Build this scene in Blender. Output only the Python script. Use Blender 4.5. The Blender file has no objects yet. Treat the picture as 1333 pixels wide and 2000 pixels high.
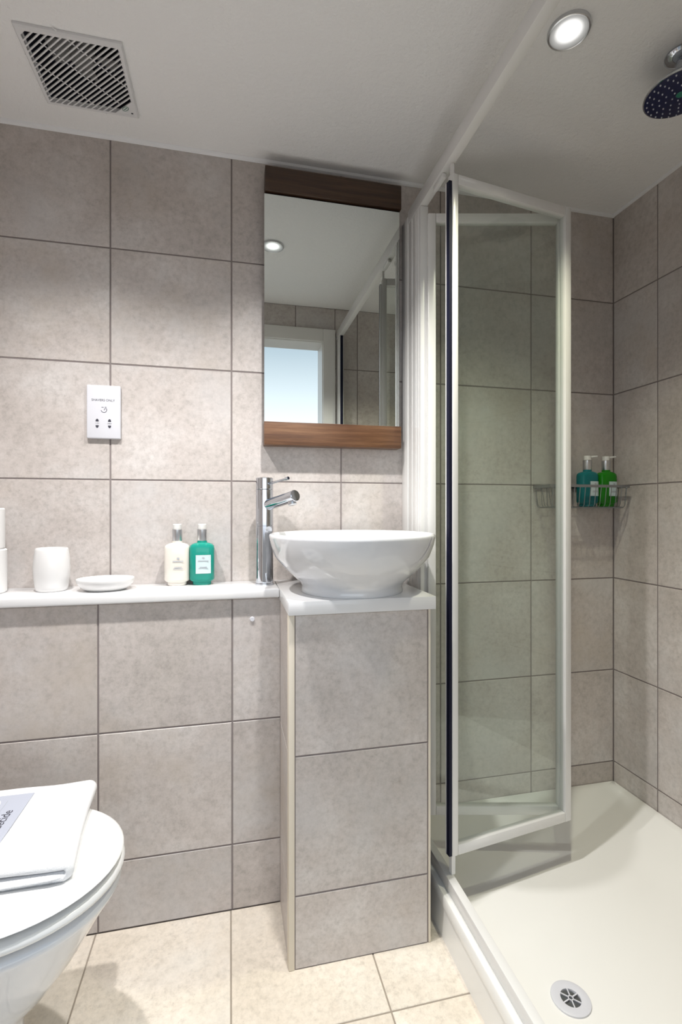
import bpy, bmesh, math, random
from mathutils import Vector, Matrix

random.seed(7)
PI = math.pi
C = bpy.context.scene.collection
S = bpy.context.scene
H = 1.085                      # eye height above the floor

# ------------------------------------------------------------------ camera
cam_d = bpy.data.cameras.new('camera')
cam = bpy.data.objects.new('camera', cam_d)
C.objects.link(cam)
cam.location = (0.33616, -1.51626, H)
cam.rotation_euler = (PI / 2, 0, -0.222867)
cam_d.sensor_fit = 'VERTICAL'
cam_d.sensor_height = 36.0
cam_d.lens = 955.157 / 2000 * 36.0
cam_d.shift_y = -2.74 / 2000
cam_d.clip_start = 0.02
S.camera = cam

# ------------------------------------------------------------------ world
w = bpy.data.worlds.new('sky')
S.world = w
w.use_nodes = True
nt = w.node_tree
nt.nodes.clear()
out = nt.nodes.new('ShaderNodeOutputWorld')
bg = nt.nodes.new('ShaderNodeBackground')
tc = nt.nodes.new('ShaderNodeTexCoord')
sx = nt.nodes.new('ShaderNodeSeparateXYZ')
rp = nt.nodes.new('ShaderNodeValToRGB')
mp = nt.nodes.new('ShaderNodeMapRange')
mp.inputs['From Min'].default_value = -1
mp.inputs['From Max'].default_value = 1
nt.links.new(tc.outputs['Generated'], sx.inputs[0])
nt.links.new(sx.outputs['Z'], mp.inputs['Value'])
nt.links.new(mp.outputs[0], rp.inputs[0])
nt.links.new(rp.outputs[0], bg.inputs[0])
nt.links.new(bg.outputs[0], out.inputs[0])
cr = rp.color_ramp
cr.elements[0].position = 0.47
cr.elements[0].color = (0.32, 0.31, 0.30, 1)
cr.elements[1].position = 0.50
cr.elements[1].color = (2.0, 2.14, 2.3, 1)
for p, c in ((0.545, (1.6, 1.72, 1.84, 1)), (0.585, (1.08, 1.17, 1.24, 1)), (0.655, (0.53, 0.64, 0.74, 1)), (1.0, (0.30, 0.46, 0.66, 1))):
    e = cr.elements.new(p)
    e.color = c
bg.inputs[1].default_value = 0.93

# ------------------------------------------------------------------ view
S.view_settings.view_transform = 'Standard'
S.view_settings.look = 'None'
S.view_settings.exposure = 0.5
S.view_settings.gamma = 1.0
S.view_settings.use_curve_mapping = False
S.cycles.max_bounces = 14
S.cycles.diffuse_bounces = 8
S.cycles.glossy_bounces = 6
S.cycles.transmission_bounces = 10
S.cycles.transparent_max_bounces = 16
S.cycles.caustics_reflective = False
S.cycles.caustics_refractive = False
S.cycles.sample_clamp_indirect = 6.0
S.cycles.use_denoising = True

LAMP = {'toilet': (1.0, 0.975, 0.955), 'basin': (1.0, 0.975, 0.95), 'shower': (1.0, 0.98, 0.75)}
LAMP_W = {'toilet': 58.0, 'basin': 58.0, 'shower': 27.0}
LAMP_ANGLE = {'toilet': 116, 'basin': 116, 'shower': 106}

# ------------------------------------------------------------------ materials
def mat(name, col, rough=0.4, metal=0.0, **kw):
    m = bpy.data.materials.new(name)
    m.use_nodes = True
    b = m.node_tree.nodes['Principled BSDF']
    b.inputs['Base Color'].default_value = (*col, 1)
    b.inputs['Roughness'].default_value = rough
    b.inputs['Metallic'].default_value = metal
    for k, v in kw.items():
        b.inputs[k.replace('_', ' ')].default_value = v
    return m

def N(m, t, **kw):
    n = m.node_tree.nodes.new(t)
    for k, v in kw.items():
        setattr(n, k, v)
    return n

def L(m, a, b):
    m.node_tree.links.new(a, b)

def noise(m, vec, scale, detail=4, rough=0.6):
    n = N(m, 'ShaderNodeTexNoise')
    n.inputs['Scale'].default_value = scale
    n.inputs['Detail'].default_value = detail
    n.inputs['Roughness'].default_value = rough
    if vec is not None:
        L(m, vec, n.inputs['Vector'])
    return n.outputs['Fac']

def ramp(m, fac, stops):
    r = N(m, 'ShaderNodeValToRGB')
    cr = r.color_ramp
    cr.elements[0].position, cr.elements[0].color = stops[0][0], (*stops[0][1], 1)
    cr.elements[1].position, cr.elements[1].color = stops[-1][0], (*stops[-1][1], 1)
    for p, c in stops[1:-1]:
        e = cr.elements.new(p)
        e.color = (*c, 1)
    L(m, fac, r.inputs[0])
    return r.outputs[0]

def mixc(m, fac, a, b, mode='MIX'):
    n = N(m, 'ShaderNodeMix', data_type='RGBA', blend_type=mode)
    for s, v in ((n.inputs['Factor'], fac), (n.inputs[6], a), (n.inputs[7], b)):
        if isinstance(v, (int, float)):
            s.default_value = v
        elif isinstance(v, tuple):
            s.default_value = (*v, 1)
        else:
            L(m, v, s)
    return n.outputs[2]

def bump(m, h, strength, dist=0.002):
    n = N(m, 'ShaderNodeBump')
    n.inputs['Strength'].default_value = strength
    n.inputs['Distance'].default_value = dist
    L(m, h, n.inputs['Height'])
    L(m, n.outputs[0], m.node_tree.nodes['Principled BSDF'].inputs['Normal'])

def stone_tile(name, dark, mid, light, stain, rough, spec=0.5):
    m = mat(name, mid, rough)
    b = m.node_tree.nodes['Principled BSDF']
    geo = N(m, 'ShaderNodeNewGeometry')
    oi = N(m, 'ShaderNodeObjectInfo')
    vm = N(m, 'ShaderNodeVectorMath', operation='SCALE')
    cmb = N(m, 'ShaderNodeCombineXYZ')
    for i in range(3):
        L(m, oi.outputs['Random'], cmb.inputs[i])
    L(m, cmb.outputs[0], vm.inputs[0])
    vm.inputs['Scale'].default_value = 37.0
    ad = N(m, 'ShaderNodeVectorMath', operation='ADD')
    L(m, geo.outputs['Position'], ad.inputs[0])
    L(m, vm.outputs[0], ad.inputs[1])
    v = ad.outputs[0]
    big = noise(m, v, 4.5, 5, 0.62)
    fine = noise(m, v, 64, 7, 0.75)
    spk = noise(m, v, 170, 3, 0.6)
    c1 = ramp(m, big, ((0.30, dark), (0.50, mid), (0.68, light)))
    c2 = ramp(m, fine, ((0.30, (0.74, 0.735, 0.73)), (0.5, (1, 1, 1)), (0.70, (1.17, 1.17, 1.18))))
    c = mixc(m, 0.85, c1, c2, 'MULTIPLY')
    c3 = ramp(m, spk, ((0.26, (0.72, 0.70, 0.69)), (0.38, (1, 1, 1)), (0.62, (1, 1, 1)), (0.75, (1.10, 1.10, 1.10))))
    c = mixc(m, 0.6, c, c3, 'MULTIPLY')
    cool = ramp(m, noise(m, v, 3.1, 5, 0.65), ((0.50, (0, 0, 0)), (0.70, (1, 1, 1))))
    cf = N(m, 'ShaderNodeMath', operation='MULTIPLY')
    L(m, cool, cf.inputs[0])
    cf.inputs[1].default_value = 0.5
    c = mixc(m, cf.outputs[0], c, tuple(q * k for q, k in zip(light, (0.94, 0.98, 1.02))))
    st = ramp(m, noise(m, v, 2.2, 6, 0.7), ((0.55, (0, 0, 0)), (0.72, (1, 1, 1))))
    stf = N(m, 'ShaderNodeMath', operation='MULTIPLY')
    L(m, st, stf.inputs[0])
    stf.inputs[1].default_value = 0.55
    c = mixc(m, stf.outputs[0], c, stain)
    hv = N(m, 'ShaderNodeHueSaturation')
    mr = N(m, 'ShaderNodeMapRange')
    mr.inputs['To Min'].default_value = 0.95
    mr.inputs['To Max'].default_value = 1.05
    L(m, oi.outputs['Random'], mr.inputs['Value'])
    L(m, mr.outputs[0], hv.inputs['Value'])
    L(m, c, hv.inputs['Color'])
    L(m, hv.outputs[0], b.inputs['Base Color'])
    b.inputs['Specular IOR Level'].default_value = spec
    bump(m, fine, 0.12, 0.0012)
    return m

M = {}
M['tile'] = stone_tile('wall_tile_stone', (0.435, 0.395, 0.368), (0.492, 0.448, 0.422), (0.555, 0.522, 0.502), (0.475, 0.415, 0.355), 0.42)
M['floor_tile'] = stone_tile('floor_tile_stone', (0.63, 0.565, 0.475), (0.69, 0.625, 0.535), (0.735, 0.68, 0.60), (0.63, 0.555, 0.46), 0.38)
M['grout'] = mat('grout', (0.215, 0.185, 0.18), 0.9)
M['grout_floor'] = mat('floor_grout', (0.30, 0.26, 0.215), 0.9)
M['cream_trim'] = mat('cream_tile_trim', (0.66, 0.60, 0.50), 0.4)
M['ceiling'] = mat('ceiling_paint', (0.83, 0.83, 0.83), 0.8)
g = N(M['ceiling'], 'ShaderNodeNewGeometry')
bump(M['ceiling'], noise(M['ceiling'], g.outputs['Position'], 70, 5, 0.65), 0.6, 0.005)
M['white_paint'] = mat('white_gloss_paint', (0.70, 0.69, 0.665), 0.3)
M['bead'] = mat('white_sealant', (0.80, 0.81, 0.83), 0.5)
M['porcelain'] = mat('white_porcelain', (0.67, 0.68, 0.70), 0.06, Coat_Weight=0.4)
M['seat'] = mat('white_seat_plastic', (0.75, 0.75, 0.745), 0.12)
M['acrylic'] = mat('white_acrylic_tray', (0.78, 0.775, 0.745), 0.16)
M['slab'] = mat('white_solid_surface', (0.72, 0.72, 0.725), 0.16)
M['frame_white'] = mat('white_lacquered_aluminium', (0.70, 0.695, 0.68), 0.25)
M['gasket'] = mat('dark_rubber_gasket', (0.006, 0.007, 0.022), 0.6, Specular_IOR_Level=0.2)
M['chrome'] = mat('chrome', (0.56, 0.585, 0.63), 0.05, 1.0)
M['brushed'] = mat('satin_silver', (0.62, 0.63, 0.65), 0.28, 1.0)
M['dark_steel'] = mat('dull_grey_wire', (0.34, 0.36, 0.38), 0.3, 1.0)
M['plastic'] = mat('white_plastic', (0.60, 0.605, 0.645), 0.3)
M['grille'] = mat('offwhite_plastic', (0.70, 0.70, 0.71), 0.45)
M['dark'] = mat('dark_cavity', (0.008, 0.010, 0.024), 0.7)
M['ink'] = mat('dark_print', (0.03, 0.03, 0.045), 0.6)
M['ink_grey'] = mat('grey_print', (0.36, 0.38, 0.42), 0.6)
M['mirror'] = mat('mirror_silver', (0.74, 0.78, 0.765), 0.0, 1.0)
M['black'] = mat('shadow_gap_black', (0.008, 0.008, 0.014), 0.5)
M['ceramic'] = mat('white_ceramic', (0.67, 0.665, 0.66), 0.14)
M['paper'] = mat('white_tissue', (0.70, 0.695, 0.685), 0.95)
M['card'] = mat('pale_grey_card', (0.40, 0.425, 0.50), 0.5)
M['card_white'] = mat('card_white', (0.75, 0.75, 0.77), 0.5)
M['rose'] = mat('navy_nozzle_plate', (0.006, 0.009, 0.05), 0.35)
M['nozzle'] = mat('pale_silicone', (0.55, 0.57, 0.62), 0.5)
M['green_mark'] = mat('green_print', (0.02, 0.16, 0.11), 0.5)
M['cream_liquid'] = mat('cream_lotion', (0.68, 0.64, 0.58), 0.15, Coat_Weight=0.5)
M['label'] = mat('pale_paper_label', (0.50, 0.60, 0.62), 0.5)
M['cap'] = mat('frosted_clear_cap', (0.84, 0.84, 0.82), 0.2, Transmission_Weight=0.25)
M['grey_metal'] = mat('fan_hub_plastic', (0.22, 0.22, 0.22), 0.6)
M['bounce_floor'] = mat('pale_bounce_floor', (0.52, 0.48, 0.43), 0.95)

def liquid(name, col):
    m = mat(name, col, 0.05, Transmission_Weight=0.45, IOR=1.35)
    return m
M['teal'] = liquid('teal_bath_gel', (0.02, 0.42, 0.33))
M['blue_gel'] = liquid('blue_green_gel', (0.01, 0.22, 0.24))
M['lime'] = liquid('green_bath_gel', (0.02, 0.30, 0.012))

def glass_mat():
    m = bpy.data.materials.new('shower_glass')
    m.use_nodes = True
    t = m.node_tree
    t.nodes.clear()
    o = t.nodes.new('ShaderNodeOutputMaterial')
    mx = t.nodes.new('ShaderNodeMixShader')
    tr = t.nodes.new('ShaderNodeBsdfTransparent')
    gl = t.nodes.new('ShaderNodeBsdfGlossy')
    lw = t.nodes.new('ShaderNodeLayerWeight')
    lw.inputs['Blend'].default_value = 0.5
    pw = t.nodes.new('ShaderNodeMath'); pw.operation = 'POWER'
    pw.inputs[1].default_value = 5.0
    fr = t.nodes.new('ShaderNodeMapRange')
    fr.inputs['To Min'].default_value = 0.04
    fr.inputs['To Max'].default_value = 0.6
    t.links.new(lw.outputs['Facing'], pw.inputs[0])
    t.links.new(pw.outputs[0], fr.inputs['Value'])
    tr.inputs[0].default_value = (0.955, 0.975, 0.96, 1)
    gl.inputs['Roughness'].default_value = 0.0
    gl.inputs[0].default_value = (0.95, 0.97, 0.96, 1)
    t.links.new(fr.outputs[0], mx.inputs[0])
    t.links.new(tr.outputs[0], mx.inputs[1])
    t.links.new(gl.outputs[0], mx.inputs[2])
    t.links.new(mx.outputs[0], o.inputs[0])
    return m
M['glass'] = glass_mat()

def emit(name, col, s):
    m = bpy.data.materials.new(name)
    m.use_nodes = True
    b = m.node_tree.nodes['Principled BSDF']
    b.inputs['Base Color'].default_value = (*col, 1)
    b.inputs['Emission Color'].default_value = (*col, 1)
    b.inputs['Emission Strength'].default_value = s
    return m
M['lens'] = emit('lit_frosted_lens', (1.0, 0.99, 0.97), 1.0)
def lens_glow(m):
    """frosted lens: the LED in the middle, dimmer towards the bezel."""
    tc = N(m, 'ShaderNodeTexCoord')
    ln = N(m, 'ShaderNodeVectorMath', operation='LENGTH')
    L(m, tc.outputs['Object'], ln.inputs[0])
    mr = N(m, 'ShaderNodeMapRange')
    mr.inputs['From Max'].default_value = 0.042
    L(m, ln.outputs['Value'], mr.inputs['Value'])
    c = ramp(m, mr.outputs[0], ((0.34, (1, 1, 1)), (0.56, (0.16, 0.16, 0.16)), (0.76, (0.05, 0.053, 0.055)), (1.0, (0.012, 0.014, 0.015))))
    mu = N(m, 'ShaderNodeMath', operation='MULTIPLY')
    L(m, c, mu.inputs[0])
    mu.inputs[1].default_value = 5.0
    b = m.node_tree.nodes['Principled BSDF']
    b.inputs['Base Color'].default_value = (0.30, 0.31, 0.31, 1)
    L(m, mu.outputs[0], b.inputs['Emission Strength'])
lens_glow(M['lens'])

def wood(name, k):
    m = mat(name, (0.25, 0.11, 0.05), 0.38)
    tc = N(m, 'ShaderNodeNewGeometry')
    mpn = N(m, 'ShaderNodeMapping')
    mpn.inputs['Scale'].default_value = (2.2, 40, 55)
    L(m, tc.outputs['Position'], mpn.inputs[0])
    n1 = noise(m, mpn.outputs[0], 1.6, 6, 0.65)
    n2 = noise(m, mpn.outputs[0], 7.0, 4, 0.6)
    c = ramp(m, n1, [(p, tuple(k * q for q in c)) for p, c in ((0.28, (0.13, 0.055, 0.026)), (0.5, (0.25, 0.118, 0.056)), (0.72, (0.38, 0.20, 0.10)))])
    c2 = ramp(m, n2, ((0.3, (0.6, 0.58, 0.55)), (0.55, (1, 1, 1))))
    L(m, mixc(m, 0.7, c, c2, 'MULTIPLY'), m.node_tree.nodes['Principled BSDF'].inputs['Base Color'])
    bump(m, n2, 0.15, 0.001)
    return m
M['wood'] = wood('oiled_oak', 0.55)
M['wood_dark'] = wood('dark_oak', 0.2)  # same grain as the lower board, every tone darker

def terry():
    m = mat('white_terry', (0.76, 0.765, 0.78), 0.95)
    g = N(m, 'ShaderNodeNewGeometry')
    n = noise(m, g.outputs['Position'], 420, 3, 0.7)
    bump(m, n, 0.5, 0.003)
    return m
M['terry'] = terry()

# ------------------------------------------------------------------ helpers
ORG = {}

def tag(o, label=None, cat=None, group=None, kind=None):
    if label: o['label'] = label
    if cat: o['category'] = cat
    if group: o['group'] = group
    if kind: o['kind'] = kind
    return o

def thing(name, label, cat, loc, group=None):
    o = bpy.data.objects.new(name, None)
    o.empty_display_size = 0.05
    C.objects.link(o)
    o.location = loc
    ORG[o.name] = Vector(loc)
    return tag(o, label, cat, group)

def link(name, me, parent=None, loc=None):
    o = bpy.data.objects.new(name, me)
    C.objects.link(o)
    if parent is not None:
        o.parent = parent
    if loc is not None:
        o.location = loc
    return o

def obj(name, bm, m, parent=None, smooth=35, loc=None, label=None):
    """bm holds world coordinates; the object sits at the origin of its thing (or at loc when it is top-level)."""
    org = Vector((0, 0, 0))
    if parent is not None:
        org = ORG.get(parent.name, Vector((0, 0, 0)))
    elif loc is not None:
        org = Vector(loc)
    if org.length:
        bmesh.ops.translate(bm, vec=-org, verts=bm.verts)
    bmesh.ops.recalc_face_normals(bm, faces=bm.faces)
    me = bpy.data.meshes.new(name)
    bm.to_mesh(me)
    bm.free()
    if smooth:
        for p in me.polygons:
            p.use_smooth = True
        me.set_sharp_from_angle(angle=math.radians(smooth))
    me.materials.append(m)
    o = link(name, me, parent, None if parent is not None else (loc or (0, 0, 0)))
    ORG[o.name] = org
    if label: o['label'] = label
    return o

def box(bm, x0, x1, y0, y1, z0, z1, bev=0.0, seg=2):
    vs = [bm.verts.new((x, y, z)) for x in (x0, x1) for y in (y0, y1) for z in (z0, z1)]
    q = [(0, 1, 3, 2), (4, 6, 7, 5), (0, 4, 5, 1), (2, 3, 7, 6), (0, 2, 6, 4), (1, 5, 7, 3)]
    fs = [bm.faces.new([vs[i] for i in f]) for f in q]
    if bev:
        es = set(e for f in fs for e in f.edges)
        bmesh.ops.bevel(bm, geom=list(es), offset=bev, segments=seg, affect='EDGES', profile=0.5)
    return vs

def B(*a, **k):
    bm = bmesh.new()
    box(bm, *a, **k)
    return bm

def loft(bm, loops, cap0=True, cap1=True, closed=True):
    rows = [[bm.verts.new(p) for p in lp] for lp in loops]
    n = len(rows[0])
    for a, b in zip(rows, rows[1:]):
        for i in range(n if closed else n - 1):
            j = (i + 1) % n
            bm.faces.new((a[i], a[j], b[j], b[i]))
    if cap0: bm.faces.new(list(reversed(rows[0])))
    if cap1: bm.faces.new(rows[-1])
    return rows

def circ(cx, cy, z, r, n=48):
    return [(cx + r * math.cos(2 * PI * i / n), cy + r * math.sin(2 * PI * i / n), z) for i in range(n)]

def lathe(bm, cx, cy, prof, n=48, cap0=True, cap1=True):
    """prof: (radius, z) pairs."""
    return loft(bm, [circ(cx, cy, z, max(r, 1e-4), n) for r, z in prof], cap0, cap1)

def tube(bm, pts, r, n=10, caps=True):
    pts = [Vector(p) for p in pts]
    loops = []
    up = Vector((0, 0, 1))
    prev = None
    for i, p in enumerate(pts):
        d = (pts[min(i + 1, len(pts) - 1)] - pts[max(i - 1, 0)]).normalized()
        a = prev if prev is not None else (up if abs(d.dot(up)) < 0.95 else Vector((1, 0, 0)))
        a = (a - d * a.dot(d)).normalized()
        prev = a
        b = d.cross(a)
        rr = r[i] if isinstance(r, (list, tuple)) else r
        loops.append([p + a * (rr * math.cos(2 * PI * k / n)) + b * (rr * math.sin(2 * PI * k / n)) for k in range(n)])
    return loft(bm, loops, caps, caps)

def sloop(cx, cy, z, hx, hy, n=40, e=4.0):
    """superellipse loop."""
    out = []
    for i in range(n):
        t = 2 * PI * i / n
        c, s = math.cos(t), math.sin(t)
        out.append((cx + hx * math.copysign(abs(c) ** (2 / e), c), cy + hy * math.copysign(abs(s) ** (2 / e), s), z))
    return out

def text(name, body, size, mtx, m, parent, align='CENTER', ext=0.0):
    cu = bpy.data.curves.new(name, 'FONT')
    cu.body = body
    cu.size = size
    cu.align_x = align
    cu.align_y = 'CENTER'
    cu.extrude = ext
    t = bpy.data.objects.new(name + '_tmp', cu)
    C.objects.link(t)
    dg = bpy.context.evaluated_depsgraph_get()
    me = bpy.data.meshes.new_from_object(t.evaluated_get(dg))
    bpy.data.objects.remove(t)
    bpy.data.curves.remove(cu)
    me.transform(mtx)
    me.transform(Matrix.Translation(-ORG[parent.name]))
    me.materials.clear()
    me.materials.append(m)
    me.name = name
    return link(name, me, parent)

WALL_TXT = Matrix.Rotation(PI / 2, 4, 'X')            # text upright on a wall that faces -Y

# ------------------------------------------------------------------ tiles
TILE = {}

def tile_mesh(w, h, mkey):
    k = (round(w, 3), round(h, 3), mkey)
    if k in TILE:
        return TILE[k]
    bm = bmesh.new()
    t, c = 0.004, 0.0011
    def lp(a, y):
        return [(-w / 2 + a, y, -h / 2 + a), (w / 2 - a, y, -h / 2 + a), (w / 2 - a, y, h / 2 - a), (-w / 2 + a, y, h / 2 - a)]
    loft(bm, [lp(0, t), lp(0, c), lp(c, 0)], False, True)
    bmesh.ops.recalc_face_normals(bm, faces=bm.faces)
    me = bpy.data.meshes.new('tile')
    bm.to_mesh(me)
    bm.free()
    me.materials.append(M[mkey])
    TILE[k] = me
    return me

GAP = 0.0042

def tiles(parent, us, vs, frame, rot, mkey='tile', keep=None, gap=GAP):
    """us, vs: joint positions; frame(u, v) -> centre of the tile face in world space."""
    org = ORG[parent.name]
    for i in range(len(us) - 1):
        for j in range(len(vs) - 1):
            u0, u1, v0, v1 = us[i], us[i + 1], vs[j], vs[j + 1]
            if keep is not None and not keep(u0, u1, v0, v1):
                continue
            w_, h_ = abs(u1 - u0) - gap, abs(v1 - v0) - gap
            if w_ < 0.008 or h_ < 0.008:
                continue
            o = link('tile', tile_mesh(w_, h_, mkey), parent)
            o.location = Vector(frame((u0 + u1) / 2, (v0 + v1) / 2)) - org
            o.rotation_euler = rot

PX = 0.34009
XL, XR = -0.62, 1.697
YF = -1.108                    # inner face of the wall with the doorway
ZC = H + 1.073
ZR = [H + 0.0885 + k * 0.333 for k in range(-3, 3)]
ZROWS = [0.0] + ZR + [ZC]
SHELF = H - 0.2135             # top of shelf and counter

# wall_back
wb = obj('wall_back', B(XL - 0.1, XR + 0.1, 0.0016, 0.10, 0, ZC + 0.1), M['grout'], smooth=0)
tag(wb, 'grey-beige stone-tiled wall behind the basin, mirror and shelf', kind='structure')
XS = [XL, -PX] + [k * PX for k in range(0, 5)] + [XR]
tiles(wb, XS, ZROWS, lambda u, v: (u, 0, v), (0, 0, 0),
      keep=lambda u0, u1, v0, v1: v1 > SHELF + 0.01 or u1 > 0.9)
# wall_right
wr = obj('wall_right', B(XR + 0.0016, XR + 0.1, YF - 0.1, 0.1, 0, ZC + 0.1), M['grout'], smooth=0)
tag(wr, 'olive-beige tiled side wall of the shower', kind='structure')
YS = [YF, -0.1877 - 2 * PX, -0.1877 - PX, -0.1877, 0.0]
tiles(wr, YS, ZROWS, lambda u, v: (XR, u, v), (0, 0, -PI / 2), keep=lambda u0, u1, v0, v1: v1 > 0.1)
# wall_left (beside the toilet, outside the picture)
wl = obj('wall_left', B(XL - 0.1, XL, YF - 0.1, 0.0, 0, ZC + 0.1), M['tile'], smooth=0)
tag(wl, 'tiled wall the toilet stands against', kind='structure')
# wall_front with the doorway
DX0, DX1, DZ = -0.10, 0.81, H + 0.886
bm = bmesh.new()
box(bm, XL - 0.1, DX0 - 0.012, YF - 0.115, YF - 0.0016, 0, ZC + 0.1)
box(bm, DX1 + 0.012, XR + 0.1, YF - 0.115, YF - 0.0016, 0, ZC + 0.1)
box(bm, DX0 - 0.012, DX1 + 0.012, YF - 0.115, YF - 0.0016, DZ + 0.012, ZC + 0.1)
wf = obj('wall_front', bm, M['grout'], smooth=0)
tag(wf, 'tiled wall with the doorway, seen in the mirror', kind='structure')
FX = [XL, -0.34, 0.0015, 0.3355, 0.6695, 1.0034, 1.3374, XR]
AR = 0.07
tiles(wf, [DX1 + AR, 1.0034, 1.3374, XR], ZROWS, lambda u, v: (u, YF, v), (0, 0, PI), keep=lambda u0, u1, v0, v1: v1 > 0.1)
tiles(wf, [XL, -0.34, DX0 - AR], ZROWS, lambda u, v: (u, YF, v), (0, 0, PI))
tiles(wf, [DX0 - AR, 0.3355, 0.6695, DX1 + AR], [DZ + AR, ZC], lambda u, v: (u, YF, v), (0, 0, PI))
# door_1: lining and architrave of the doorway
dr = thing('door_1', 'white painted door frame round the open doorway, reflected in the mirror', None, (DX0, YF, 0))
dr['kind'] = 'structure'
bm = bmesh.new()
box(bm, DX0 - 0.012, DX0, YF - 0.13, YF + 0.004, 0, DZ, 0.001, 1)
obj('lining', bm, M['white_paint'], dr)
obj('lining', B(DX1, DX1 + 0.012, YF - 0.13, YF + 0.004, 0, DZ, bev=0.001, seg=1), M['white_paint'], dr)
obj('lining', B(DX0 - 0.012, DX1 + 0.012, YF - 0.13, YF + 0.004, DZ, DZ + 0.012, bev=0.001, seg=1), M['white_paint'], dr)
obj('architrave', B(DX0 - AR, DX0 - 0.004, YF - 0.001, YF + 0.016, 0, DZ + AR, bev=0.004), M['white_paint'], dr)
obj('architrave', B(DX1 + 0.004, DX1 + AR, YF - 0.001, YF + 0.016, 0, DZ + AR, bev=0.004), M['white_paint'], dr)
obj('architrave', B(DX0 - 0.004, DX1 + 0.004, YF - 0.001, YF + 0.0155, DZ + 0.004, DZ + AR, bev=0.004), M['white_paint'], dr)

# floor
BY_ = -0.155
fl = obj('floor', B(XL - 0.1, XR + 0.1, YF - 0.13, 0.1, -0.1, -0.0016), M['grout_floor'], smooth=0)
tag(fl, 'cream stone-tiled bathroom floor', kind='structure')
tiles(fl, [XL, -PX, 0.0, 0.338, 0.677, 1.02], [YF - 0.115, -0.847, -0.507, BY_ + 0.001], lambda u, v: (u, v, 0), (-PI / 2, 0, 0), 'floor_tile',
      keep=lambda u0, u1, v0, v1: True, gap=0.0034)
lf = obj('floor_landing', B(-1.6, 2.6, -3.6, YF - 0.13, -0.1, -0.002), M['bounce_floor'], smooth=0)  # unseen slab, added and kept pale to bounce light through the doorway
tag(lf, 'unseen pale landing floor outside the doorway, added to bounce light', kind='structure')

# ceiling with the fan opening cut out
FX0, FX1, FY0, FY1 = -0.118, 0.081, -0.301, -0.111
bm = bmesh.new()
xs, ys = [XL - 0.1, FX0, FX1, XR + 0.1], [YF - 0.115, FY0, FY1, 0.1]
for i in range(3):
    for j in range(3):
        if i == 1 and j == 1:
            continue
        box(bm, xs[i], xs[i + 1], ys[j], ys[j + 1], ZC, ZC + 0.12)
ce = obj('ceiling', bm, M['ceiling'], smooth=0)
tag(ce, 'off-white lightly textured ceiling', kind='structure')

# sealant beads
def bead(name, a, b, label, r=0.0085, m='bead'):
    bm = bmesh.new()
    tube(bm, [a, b], r, 8)
    tag(obj(name, bm, M[m]), label, kind='structure')
bead('trim_1', (XL, -0.001, ZC - 0.001), (XR, -0.001, ZC - 0.001), 'white sealant bead between ceiling and basin wall')
bead('trim_2', (XR - 0.001, YF, ZC - 0.001), (XR - 0.001, 0, ZC - 0.001), 'white sealant bead between ceiling and shower wall', 0.007)

# ------------------------------------------------------------------ boxed-in pipe wall under the shelf
BY = -0.155
VX0, VX1, VY = 0.4712, 0.827, -0.367
bx = obj('wall_boxing', B(XL, 0.88, BY + 0.0016, 0.0, 0, SHELF - 0.0255), M['grout'], smooth=0)
tag(bx, 'low tiled boxing that carries the long white shelf', kind='structure')
tiles(bx, [XL, -PX + 0.004, 0.005, 0.3415, 0.474], [0.0, H - 0.9075, H - 0.5735, SHELF - 0.026], lambda u, v: (u, BY, v), (0, 0, 0))
bm = bmesh.new()
bmesh.ops.create_cone(bm, cap_ends=True, segments=24, radius1=0.0068, radius2=0.0058, depth=0.004,
                      matrix=Matrix.Translation((0.395, BY - 0.002, H - 0.2972)) @ Matrix.Rotation(PI / 2, 4, 'X'))
obj('screw_cover', bm, M['plastic'], bx, label='small round white plastic screw cover')

# long shelf
sh = obj('shelf', B(XL, 0.4682, -0.1725, -0.001, SHELF - 0.025, SHELF, bev=0.0045, seg=3), M['slab'], loc=(0, -0.08, SHELF - 0.025))
tag(sh, 'long white shelf on the tiled boxing, holding toiletries', 'shelf')

# ------------------------------------------------------------------ tiled pedestal and its counter
pd = thing('tiled_pedestal', 'tall stone-tiled pedestal unit carrying the counter and basin', 'pedestal', ((VX0 + VX1) / 2, VY, 0))
obj('carcass', B(VX0 + 0.0016, VX1, VY + 0.0016, BY, 0, SHELF - 0.0325), M['grout'], pd, smooth=0)
VZ = [0.0, H - 0.9118, H - 0.5815, SHELF - 0.033]
tiles(pd, [VX0 + 0.0135, VX1 - 0.006], VZ, lambda u, v: (u, VY, v), (0, 0, 0), gap=0.0036)
tiles(pd, [VY + 0.03, BY], VZ, lambda u, v: (VX0, u, v), (0, 0, PI / 2 * -1), gap=0.003)
obj('corner_trim', B(VX0 - 0.001, VX0 + 0.0135, VY - 0.001, VY + 0.03, 0, SHELF - 0.0335, bev=0.002), M['cream_trim'], pd, label='cream tile edging strip')
obj('corner_trim', B(VX1 - 0.005, VX1 + 0.001, VY - 0.001, VY + 0.02, 0, SHELF - 0.0335, bev=0.002), M['cream_trim'], pd, label='cream tile edging strip')
ct = obj('counter_slab', B(0.4684, 0.838, -0.378, -0.001, SHELF - 0.0325, SHELF, bev=0.002, seg=2), M['slab'], loc=(0.65, -0.19, SHELF - 0.0325))
tag(ct, 'square white counter slab under the round basin', 'counter')

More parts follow.
